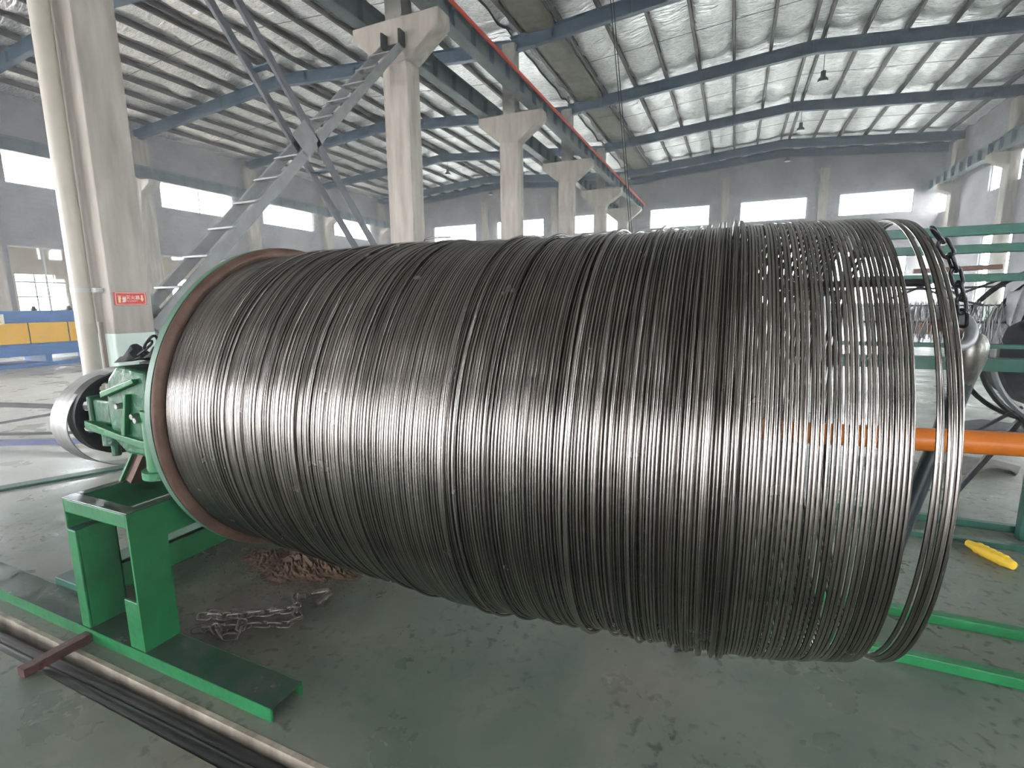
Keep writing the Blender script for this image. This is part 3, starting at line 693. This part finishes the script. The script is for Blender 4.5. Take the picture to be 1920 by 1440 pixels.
# ------------------------------------------------------------------ drum
AX = Vector((math.cos(.02), math.sin(.02), 0)); P0 = Vector((-math.sin(.02)*2.06, math.cos(.02)*2.06, 1.095))
def ap(s, a, r, dz=0):   # point on loop
    u = Vector((-AX.y, AX.x, 0))
    return P0+AX*s+u*(r*math.cos(a))+Vector((0, 0, r*math.sin(a)+dz))
def lathe_a(mb, prof, n=160):
    vs = [ap(s, 2*PI*k/n, r) for s, r in prof for k in range(n)]
    fs = [(i*n+k, (i+1)*n+k, (i+1)*n+(k+1) % n, i*n+(k+1) % n) for i in range(len(prof)-1) for k in range(n)]
    mb.smooth = True; return mb.add(vs, fs)
dr = empty('winding_drum', P0+AX*-2.14, 'large steel winding drum inside the wire coil, on the orange shaft', 'drum')
FLG = mat('faded_green_flange', (.035, .12, .075), .45, col2=(.09, .15, .11), vscale=4)
m = MB(); lathe_a(m, [(-2.185, 0), (-2.185, .795), (-2.148, .797), (-2.148, .74), (-2.148, 0)]); build('flange', m, FLG, dr)
m = MB(); lathe_a(m, [(-2.147, .793), (-2.138, .796), (-2.126, .788), (-2.118, .768), (-2.122, .748), (-2.13, .735), (-2.14, .72)]); o = build('flange_lip', m, RUST, dr); o['label'] = 'rust brown rounded lip'
m = MB(); lathe_a(m, [(-2.146, .735), (-.9, .733), (-.05, .733), (.08, .71), (.08, .69), (-2.146, .69)]); build('barrel', m, mat('dark_barrel_steel', (.06, .055, .05), .5, metal=.5), dr)
m = MB(); lathe_a(m, [(-2.248, 0), (-2.248, .16), (-2.185, .16)], 48); build('hub', m, GREEN_HUB, dr)
for k in range(6):
    m = MB(); a = k*PI/3+.3; m.bar(ap(-.02, a, .06), ap(-.02, a, .70), .06, .05, AX); build('spoke', m, BLACK, dr)
m = MB(); m.tube([Vector((-2.10, 2.08, 1.10)), Vector((.30, 2.08, 1.112)), Vector((2.6, 2.07, 1.19))], .039, 28); o = build('shaft', m, ORANGE, dr); o['label'] = 'orange painted shaft'
for k, a in enumerate((.9, 2.2)):
    m = MB(); m.tube([ap(.0, a, .675), ap(.50, a, .675)], .010, 12); build('support_bar', m, BLACK, dr)

# ------------------------------------------------------------------ the wire coil
coil = empty('wire_coil', P0+AX*-.9+Vector((0, 0, -.75)), 'huge coil of bare grey steel wire wound round the drum', 'wire coil')
KS = np.array([-2.2, -1.9, -1.5, -1.1, -.9, -.6, -.3, 0, .2, .42, .6])
KT = np.array([.745, .752, .765, .766, .764, .758, .757, .760, .762, .756, .74])
KB = np.array([.750, .758, .785, .808, .828, .812, .790, .782, .758, .705, .69])
NS, NK = 168, 8
rng = np.random.default_rng(5)
th = np.linspace(0, 2*PI, NS, endpoint=False)
ph = np.linspace(0, 2*PI, NK, endpoint=False)
Un = np.array([-AX.y, AX.x, 0.]); An = np.array(AX); Zn = np.array([0, 0, 1.]); Pn = np.array(P0)
cbase = np.array(org(coil))
FA = []
for i in range(NS):
    j = (i+1) % NS
    for k in range(NK): FA.append((i*NK+k, j*NK+k, j*NK+(k+1) % NK, i*NK+(k+1) % NK))
def loop(s, off=0., wr=.0047, ax_amp=.0, rad_amp=.0, skew=0., sagk=1., rt=None, rb=None, name='wire_loop', dy=0.):
    T = np.interp(s, KS, KT) if rt is None else rt; B = np.interp(s, KS, KB) if rb is None else rb
    r = (T+B)/2+off; dz = (T-B)/2
    ps = rng.uniform(0, 2*PI, 6)
    sa = s+ax_amp*(.6*np.sin(th+ps[0])+.45*np.sin(2*th+ps[1])+.25*np.sin(5*th+ps[2]))+skew*np.cos(th+ps[5])
    rr = r+rad_amp*(.5*np.sin(2*th+ps[3])+.5*np.sin(3*th+ps[4])+.4*np.sin(7*th+ps[0]))
    hu = rr*np.cos(th)+dy; hz = rr*np.sin(th)+dz
    c = Pn+sa[:, None]*An+hu[:, None]*Un+hz[:, None]*Zn
    rad = np.cos(th)[:, None]*Un+np.sin(th)[:, None]*Zn
    v = c[:, None, :]+wr*(np.cos(ph)[None, :, None]*rad[:, None, :]+np.sin(ph)[None, :, None]*An[None, None, :])
    me = bpy.data.meshes.new(name); me.from_pydata((v.reshape(-1, 3)-cbase).tolist(), [], FA); me.materials.append(WIRE)
    me.polygons.foreach_set('use_smooth', [True]*len(me.polygons))
    o = bpy.data.objects.new(name, me); COL.objects.link(o); o.parent = coil
    return o
s = -2.113; i = 0
while s < .419:
    tidy = s < -1.95
    wr = .0046 if s < .1 else .0049
    if tidy: loop(s, 0, wr, .0003, .0002); s += .0096
    elif s < .12:
        loop(s, rng.uniform(-.0012, .0006)+(rng.uniform(.003, .0065) if rng.random() < .33 else 0), wr, rng.uniform(.0003, .0011), .0008)
        s += .0096 if rng.random() < .85 else rng.uniform(.0106, .0125)
    else:
        loop(s, rng.uniform(-.0015, .004), .0049, rng.uniform(.0002, .0008), .0004); s += rng.choice([.0104, .0104, .0128]) if s < .33 else .0104
    i += 1
nsec = max(0, min(46, 290-i))
for j in range(nsec):
    u = rng.random()
    s = -1.88+1.95*u
    if j % 3 == 0: s = -.45+.5*rng.random()
    loop(s, rng.uniform(.0095, .014)+(.008 if -.4 < s < .1 and rng.random() < .4 else 0), .0046, rng.uniform(.002, .006), .0035 if s > -.5 else .002, skew=rng.uniform(.0, .010))
for s in (.452, .462, .472, .483, .494):
    o = loop(s, 0, .0052, .0022, .0025, dy=-.018, rt=.752+rng.uniform(-.004, .004), rb=.676+rng.uniform(-.004, .006), skew=.003)
# bent wire end sticking up on the left top
m = MB(); m.tube([ap(-1.35, 1.45, .775), ap(-1.35, 1.48, .80), ap(-1.34, 1.49, .812), ap(-1.30, 1.49, .815), ap(-1.20, 1.49, .813)], .0046, 8); build('wire_end', m, WIRE, coil)
# thin tie wire round the loose loops
m = MB(); pts = []
for i in range(50):
    a = 2*PI*3*i/49; t = i/49
    aa = -2.17+.03*math.sin(a*.33)+.05*t
    c = ap(.473+.033*math.cos(a), aa, .718+.014*math.sin(a), .038); pts.append(c)
m.tube(pts, .0016, 6); tw = build('tie_wire', m, POLISH, coil)

# ------------------------------------------------------------------ things on the floor under the coil
ch = empty('chain', (-2.15, 1.55, 0), 'rusty steel chain heaped on the floor below the drum', 'chain')
mL = MB(); pts = [(.018*math.cos(a)+(.018 if math.cos(a) > 0 else -.018), .018*math.sin(a), 0) for a in np.linspace(0, 2*PI, 20, endpoint=False)]
mL.tube(pts, .0056, 7, closed=True)
CHM = mat('chain_steel', (.11, .092, .082), .34, metal=.25, var=.4, vscale=40)
lm = bpy.data.meshes.new('link'); lm.from_pydata([tuple(v) for v in mL.v], [], mL.f); lm.materials.append(CHM); lm.polygons.foreach_set('use_smooth', [True]*len(lm.polygons))
def chain_path(pts, z0=.022, step=.051):
    P = [Vector(p) for p in pts]; d = 0; out = []
    seg = [(P[i+1]-P[i]).length for i in range(len(P)-1)]; tot = sum(seg); nL = int(tot/step)
    for i in range(nL):
        t = i*step; k = 0
        while k < len(seg)-1 and t > seg[k]: t -= seg[k]; k += 1
        p = P[k].lerp(P[k+1], t/seg[k]); dd = (P[k+1]-P[k]).normalized()
        o = bpy.data.objects.new('link', lm); COL.objects.link(o); o.parent = ch
        o.location = p-org(ch); o.rotation_mode = 'QUATERNION'
        q = dd.to_track_quat('X', 'Z'); o.rotation_quaternion = q @ Matrix.Rotation(PI/2*(i % 2)+.5+random.uniform(-.25, .25), 3, 'X').to_quaternion()
chain_path([(-2.32, 1.40, .024), (-2.20, 1.47, .024), (-2.08, 1.55, .024), (-1.96, 1.60, .024), (-1.93, 1.66, .026), (-2.02, 1.70, .03), (-2.15, 1.62, .024), (-2.30, 1.55, .024), (-2.42, 1.50, .024)])
chain_path([(-2.36, 1.46, .05), (-2.22, 1.52, .05), (-2.10, 1.60, .05), (-2.0, 1.66, .055), (-2.03, 1.74, .03), (-2.10, 1.80, .024), (-2.0, 1.86, .024)])
chain_path([(-2.22, 1.42, .045), (-2.16, 1.40, .03), (-2.10, 1.44, .024), (-2.14, 1.50, .045), (-2.22, 1.46, .05)])
m = MB(); m.tube([(-2.05, 1.86, .02), (-1.98, 1.9, .03), (-1.93, 1.87, .04), (-1.95, 1.80, .02)], .016, 10); build('hook', m, CHM, ch)

# heap of rust scale: one granular mass
m = MB()
def mound(cx, cy, rx, ry, h, N=26):
    vs = []; fs = []
    for i in range(N+1):
        for j in range(N+1):
            u, v = 2*i/N-1, 2*j/N-1; an = math.atan2(v, u); rr = math.hypot(u, v)*(1.15+.18*math.sin(3*an+cx*9)+.12*math.sin(7*an+cy*5)+.06*math.sin(13*an))
            z = h*max(0, 1-rr)**1.3*(1+.5*random.uniform(-1, 1))-.004
            vs.append((cx+rx*u, cy+ry*v, max(z, -.002) if rr < 1 else -.004))
    for i in range(N):
        for j in range(N): a = i*(N+1)+j; fs.append((a, a+N+1, a+N+2, a+1))
    m.add(vs, fs)
mound(-2.33, 2.10, .40, .25, .085, 60); mound(-2.60, 2.06, .27, .18, .05, 44)
for i in range(2600):
    a = random.uniform(0, 2*PI); q = abs(random.gauss(0, .22)); x = -2.42+1.35*q*math.cos(a); y = 2.08+.7*q*math.sin(a); r = random.uniform(.002, .005); z = .04*max(0, 1-q/.25)
    m.add([(x-r, y, z), (x, y-r, z), (x+r, y, z), (x, y+r, z), (x, y, z+r*1.3)], [(0, 1, 4), (1, 2, 4), (2, 3, 4), (3, 0, 4)])
tag(build('rust_scale_heap', m, DIRT, loc=(-2.4, 2.08, 0)), 'heap of reddish brown rust scale under the drum', 'debris', kind='stuff')

m = MB(); m.cyl((-.16, 2.2, .02), (-.09, 2.23, .02), .02, 14); m.cyl((-.165, 2.2, .02), (-.15, 2.2, .02), .028, 6)
tag(build('loose_bolt', m, BLACK, loc=(-.12, 2.2, 0)), 'short dark bolt lying on floor below coil middle', 'bolt')

# hoses and bar at the trench
for y, z, r_, l in ((1.045, -.075, .036, 'black hose in floor trench, against the cream painted edge'), (.985, -.045, .032, 'black hose in floor trench, nearest the camera')):
    m = MB(); m.tube([(x, y+.012*math.sin(x*1.3+y*9), z+.006*math.sin(2.1*x)) for x in np.arange(-13, 3.01, .4)], r_, 14)
    tag(build('trench_hose', m, RUBBER, loc=(-5, y, z)), l, 'hose')
m = MB(); m.bar((-2.77, 1.16, .024), (-2.76, .90, .024), .05, .04); tag(build('steel_bar', m, BROWN, loc=(-2.77, 1.03, 0)), 'brown steel bar laid across the floor trench', 'bar')

# green rails on the floor at the right
for i, (y, x0, h, l) in enumerate(((2.53, .1, .05, 'green floor rail nearest the camera, running right from coil'), (2.92, .1, .05, 'second green floor rail from the camera, right of coil'),
                                   (4.02, .5, .035, 'third green floor rail, behind the yellow handled tool'), (4.34, .5, .05, 'dark green floor rail farthest back, right of coil'))):
    m = MB(); m.box(x0, 7.5, y-.025, y+.025, 0, h); tag(build('floor_rail', m, GREEN if i < 2 else GREEN_DK, loc=(3, y, 0), bevel=.004), l, 'rail', 'green rails on the floor')

# yellow-handled tool
tl = empty('hand_tool', (1.5, 3.85, 0), 'yellow ribbed plastic handle with a dark rod, on floor', 'tool')
m = MB(); m.tube([(1.47, 3.95, .03), (1.52, 3.85, .03), (1.57, 3.76, .028), (1.60, 3.70, .028)], [.022, .036, .036, .026], 12); build('grip', m, YEL, tl)
for k in range(5):
    t = k/5; m = MB(); m.tube([(1.50+.09*t, 3.89-.17*t, .03), (1.505+.09*t, 3.88-.17*t, .03)], .0385, 12); build('grip_rib', m, YEL, tl)
m = MB(); m.tube([(1.28, 4.08, .012), (1.38, 4.01, .015), (1.47, 3.95, .03)], .008, 8); build('rod', m, BLACK, tl)

# webbing slings on the floor behind
def ribbon(name, pts, w, m_, label, cat):
    m = MB(); vs = []; fs = []
    for i, p in enumerate(pts):
        a = Vector(pts[max(i-1, 0)]); b = Vector(pts[min(i+1, len(pts)-1)]); d = (b-a).normalized(); n_ = Vector((-d.y, d.x, 0)).normalized()*w/2; p = Vector(p)
        vs += [p-n_, p+n_, p+n_+Vector((0, 0, .012)), p-n_+Vector((0, 0, .012))]
    for i in range(len(pts)-1):
        a = 4*i; b = a+4; fs += [(a, b, b+1, a+1), (a+1, b+1, b+2, a+2), (a+2, b+2, b+3, a+3), (a+3, b+3, b, a)]
    fs += [(0, 1, 2, 3), (4*len(pts)-1, 4*len(pts)-2, 4*len(pts)-3, 4*len(pts)-4)]
    m.add(vs, fs); m.smooth = True
    tag(build(name, m, m_, loc=(pts[0][0], pts[0][1], 0)), label, cat)
ribbon('webbing_sling', [(1.2, 5.75, .002), (1.6, 5.72, .002), (1.95, 5.75, .01), (2.2, 5.95, .06), (2.4, 6.0, .03), (2.5, 5.95, .002)], .30, STRAP, 'grey-brown webbing sling lying on floor beneath orange shaft', 'sling')
ribbon('webbing_sling', [(2.5, 7.7, .002), (2.8, 7.7, .05), (3.0, 7.85, .06), (3.3, 7.8, .03), (3.6, 7.7, .002)], .45, CLOTH, 'black folded sling on floor behind orange shaft', 'sling')

# ------------------------------------------------------------------ lifting chain, shackle and hook post beside the loose loops
lc = empty('hanging_chain', (.66, 2.32, 1.8), 'dark lifting chain draped down beside the loose wire loops', 'chain')
HC = mat('dark_chain', (.05, .05, .055), .35, metal=.8, var=.3, vscale=30)
mL = MB(); pts = [((.018 if math.cos(a) > 0 else -.018)+.017*math.cos(a), .016*math.sin(a), 0) for a in np.linspace(0, 2*PI, 18, endpoint=False)]
mL.tube(pts, .0065, 8, closed=True)
lm2 = bpy.data.meshes.new('chain_link'); lm2.from_pydata([tuple(v) for v in mL.v], [], mL.f); lm2.materials.append(HC); lm2.polygons.foreach_set('use_smooth', [True]*len(lm2.polygons))
cpts = [Vector(p)+Vector((.032, 0, 0)) for p in ((.60, 2.30, 1.845), (.635, 2.31, 1.80), (.665, 2.32, 1.75), (.688, 2.33, 1.70), (.706, 2.34, 1.65), (.722, 2.35, 1.60), (.734, 2.36, 1.55), (.745, 2.38, 1.50))]
for i in range(len(cpts)-1):
    p = (cpts[i]+cpts[i+1])/2; d = (cpts[i+1]-cpts[i]).normalized()
    o = bpy.data.objects.new('link', lm2); COL.objects.link(o); o.parent = lc; o.location = p-org(lc); o.rotation_mode = 'QUATERNION'
    o.rotation_quaternion = d.to_track_quat('X', 'Z') @ Matrix.Rotation(PI/2*(i % 2)+.3, 3, 'X').to_quaternion()
sh = empty('shackle', (.84, 2.55, 1.45), 'worn steel hook curled over the top of the dark post', 'hook')
m = MB(); m.tube([(.79+.055*math.cos(a), 2.5+.1*math.sin(a*.5), 1.475+.062*math.sin(a)) for a in np.linspace(-1.9, 2.6, 16)], [.014+.010*math.sin(PI*i/15) for i in range(16)], 12); build('hook_body', m, GREY_ST, sh)
m = MB(); m.cyl((.74, 2.45, 1.50), (.80, 2.5, 1.47), .028, 14); build('hook_pin', m, RUST, sh)
hp = empty('capped_post', (.88, 2.6, 0), 'dark post with a rounded worn steel cap beside loose loops', 'post')
m = MB(); m.lathe_z([(1.24, .036), (1.30, .052), (1.36, .066), (1.41, .068), (1.445, .055), (1.465, .03), (1.47, 0)], .875, 2.6, 28); build('cap', m, mat('worn_cap_steel', (.16, .155, .14), .35, metal=.8, var=.3, vscale=14), hp)
m = MB(); m.tube([(.875, 2.6, 1.26), (.845, 2.6, 1.1), (.80, 2.6, .9), (.62, 2.6, 0)], [.040, .038, .034, .034], 12); build('stem', m, mat('black_green_post', (.012, .02, .022), .4), hp)

# ------------------------------------------------------------------ stranding machine behind at the right
sm = empty('reel_frame', (3, 4.6, 0), 'dark green tubular machine frame behind the coil at right', 'machine')
def sb(a, b, w, m_=GREEN_DK, nm='frame_bar', par=sm):
    m = MB(); m.bar(a, b, w, w); return build(nm, m, m_, par, bevel=.003)
sb((.75, 4.2, 2.02), (6.5, 4.2, 2.02), .06); sb((.75, 4.25, 1.91), (6.5, 4.25, 1.91), .055); sb((.75, 4.2, 1.725), (6.5, 4.2, 1.725), .05)
sb((.7, 4.2, 1.17), (6.5, 4.2, 1.17), .085); sb((.7, 4.2, 1.29), (6.5, 4.2, 1.27), .03)
for x in (1.85, 1.98, 4.4, 6.4): sb((x, 4.22, 0), (x, 4.22, 2.0), .07, nm='frame_post')
sb((1.1, 4.28, 1.78), (1.56, 4.28, 1.795), .03, RUST, 'red_bar')
for a, b in (((1.05, 4.3, 1.72), (1.25, 4.3, 1.63)), ((1.20, 4.3, 1.72), (1.36, 4.3, 1.62)), ((1.36, 4.3, 1.62), (1.58, 4.3, 1.72)), ((1.05, 4.3, 1.66), (1.6, 4.3, 1.67)), ((1.3, 4.3, 1.60), (1.5, 4.3, 1.55)), ((1.0, 4.3, 1.60), (1.25, 4.3, 1.72))):
    sb(a, b, .014, BLACK, 'lacing_bar')
m = MB(); m.box(1.1, 1.42, 4.7, 4.75, 1.33, 1.42); build('orange_guard', m, ORANGE, sm)
rl = empty('wire_reel', (2.35, 5.3, .95), 'big dark spoked wire reel behind the green frame at right', 'reel')
def ringy(y, r, w, name, m_, cx=2.35, cz=1.22):
    m = MB(); m.tube([(cx+r*math.cos(a), y, cz+r*math.sin(a)) for a in np.linspace(0, 2*PI, 56, endpoint=False)], w, 8, closed=True); build(name, m, m_, rl)
ringy(4.75, .60, .02, 'rim', GREY_ST); ringy(4.9, .62, .02, 'rim', BLACK); ringy(5.35, .62, .02, 'rim', BLACK)
m = MB(); m.cyl((2.35, 4.92, 1.22), (2.35, 5.35, 1.22), .50, 48); build('wound_wire', m, BLACK, rl)
m = MB(); m.cyl((2.35, 4.70, 1.22), (2.35, 4.92, 1.22), .07, 20); build('hub', m, RUST, rl)
for k in range(6):
    a = k*PI/3+.25; m = MB(); m.bar((2.35+.06*math.cos(a), 4.78, 1.22+.06*math.sin(a)), (2.35+.6*math.cos(a), 4.76, 1.22+.6*math.sin(a)), .02, .02); build('spoke', m, GREY_ST, rl)
for a, b in (((1.62, 4.8, .5), (1.98, 4.8, .80)), ((1.95, 4.8, .80), (2.1, 4.8, .45)),):
    m = MB(); m.bar(a, b, .02, .02); build('stay', m, BLACK, rl)
for x in (1.72, 3.0):
    m = MB(); m.bar((x, 5.0, 0), (2.35, 5.0, 1.22), .035, .035); build('stand_leg', m, BLACK, rl)
# fan of thin wires
m = MB()
for i in range(150):
    x = 1.05+random.random()*.62; z = 1.58-random.random()*.06; m.tube([(x, 4.5, z), (x+random.uniform(-.03, .03), 4.52, z-.1), (x+random.uniform(-.05, .05), 4.5, z-.22-random.random()*.06)], .0028, 4)
tag(build('wire_fringe', m, mat('bright_thin_wire', (.22, .22, .22), .45, metal=.8), loc=(1.3, 4.5, 1.3)), 'hanging fringe of thin grey wires behind the loose loops', 'wire', kind='stuff')
m = MB(); m.box(.9, 1.9, 4.56, 4.62, 1.42, 1.435); m.box(.9, 1.9, 4.56, 4.62, 1.54, 1.55); build('cross_rod', m, BLACK, sm)
# cloths
for (x, z0, z1, w, l, mm) in ((1.76, 1.42, 1.66, .10, 'pale grey rag hanging on the dark reel, left one', PALE), (1.98, 1.34, 1.70, .13, 'long pale grey rag hanging on the dark reel', PALE)):
    vs = []; fs = []
    for i in range(9):
        for j in range(11):
            u, v = i/8, j/10; vs.append((x+w*(u-.5)*(.5+.5*(1-v)*1.0+.25*v), 4.55+.02*math.sin(9*u+4*v), z0+(z1-z0)*(1-v)-.02*math.sin(5*u)))
    for i in range(8):
        for j in range(10): a = i*11+j; fs.append((a, a+11, a+12, a+1))
    m = MB(); m.add(vs, fs); m.smooth = True; o = build('rag', m, mm, loc=(x, 4.55, z0)); sd = o.modifiers.new('thick', 'SOLIDIFY'); sd.thickness = .006
    tag(o, l, 'rag')

# stacked cables by the column, behind the gearbox
cs = empty('cable_stack', (-6.0, 4.6, 0), 'stack of black and pale coiled cables behind the gearbox', 'cable')
for k in range(9):
    m = MB(); m.tube([(-5.9+.30*math.cos(a), 4.75+.30*math.sin(a), .86+.03*k) for a in np.linspace(0, 2*PI, 30, endpoint=False)], .017, 7, closed=True); build('cable_turn', m, PALE if k > 6 else BLACK, cs)
m = MB(); m.box(-6.25, -5.55, 4.4, 5.1, 0, .84); build('crate', m, GREY_ST, cs)
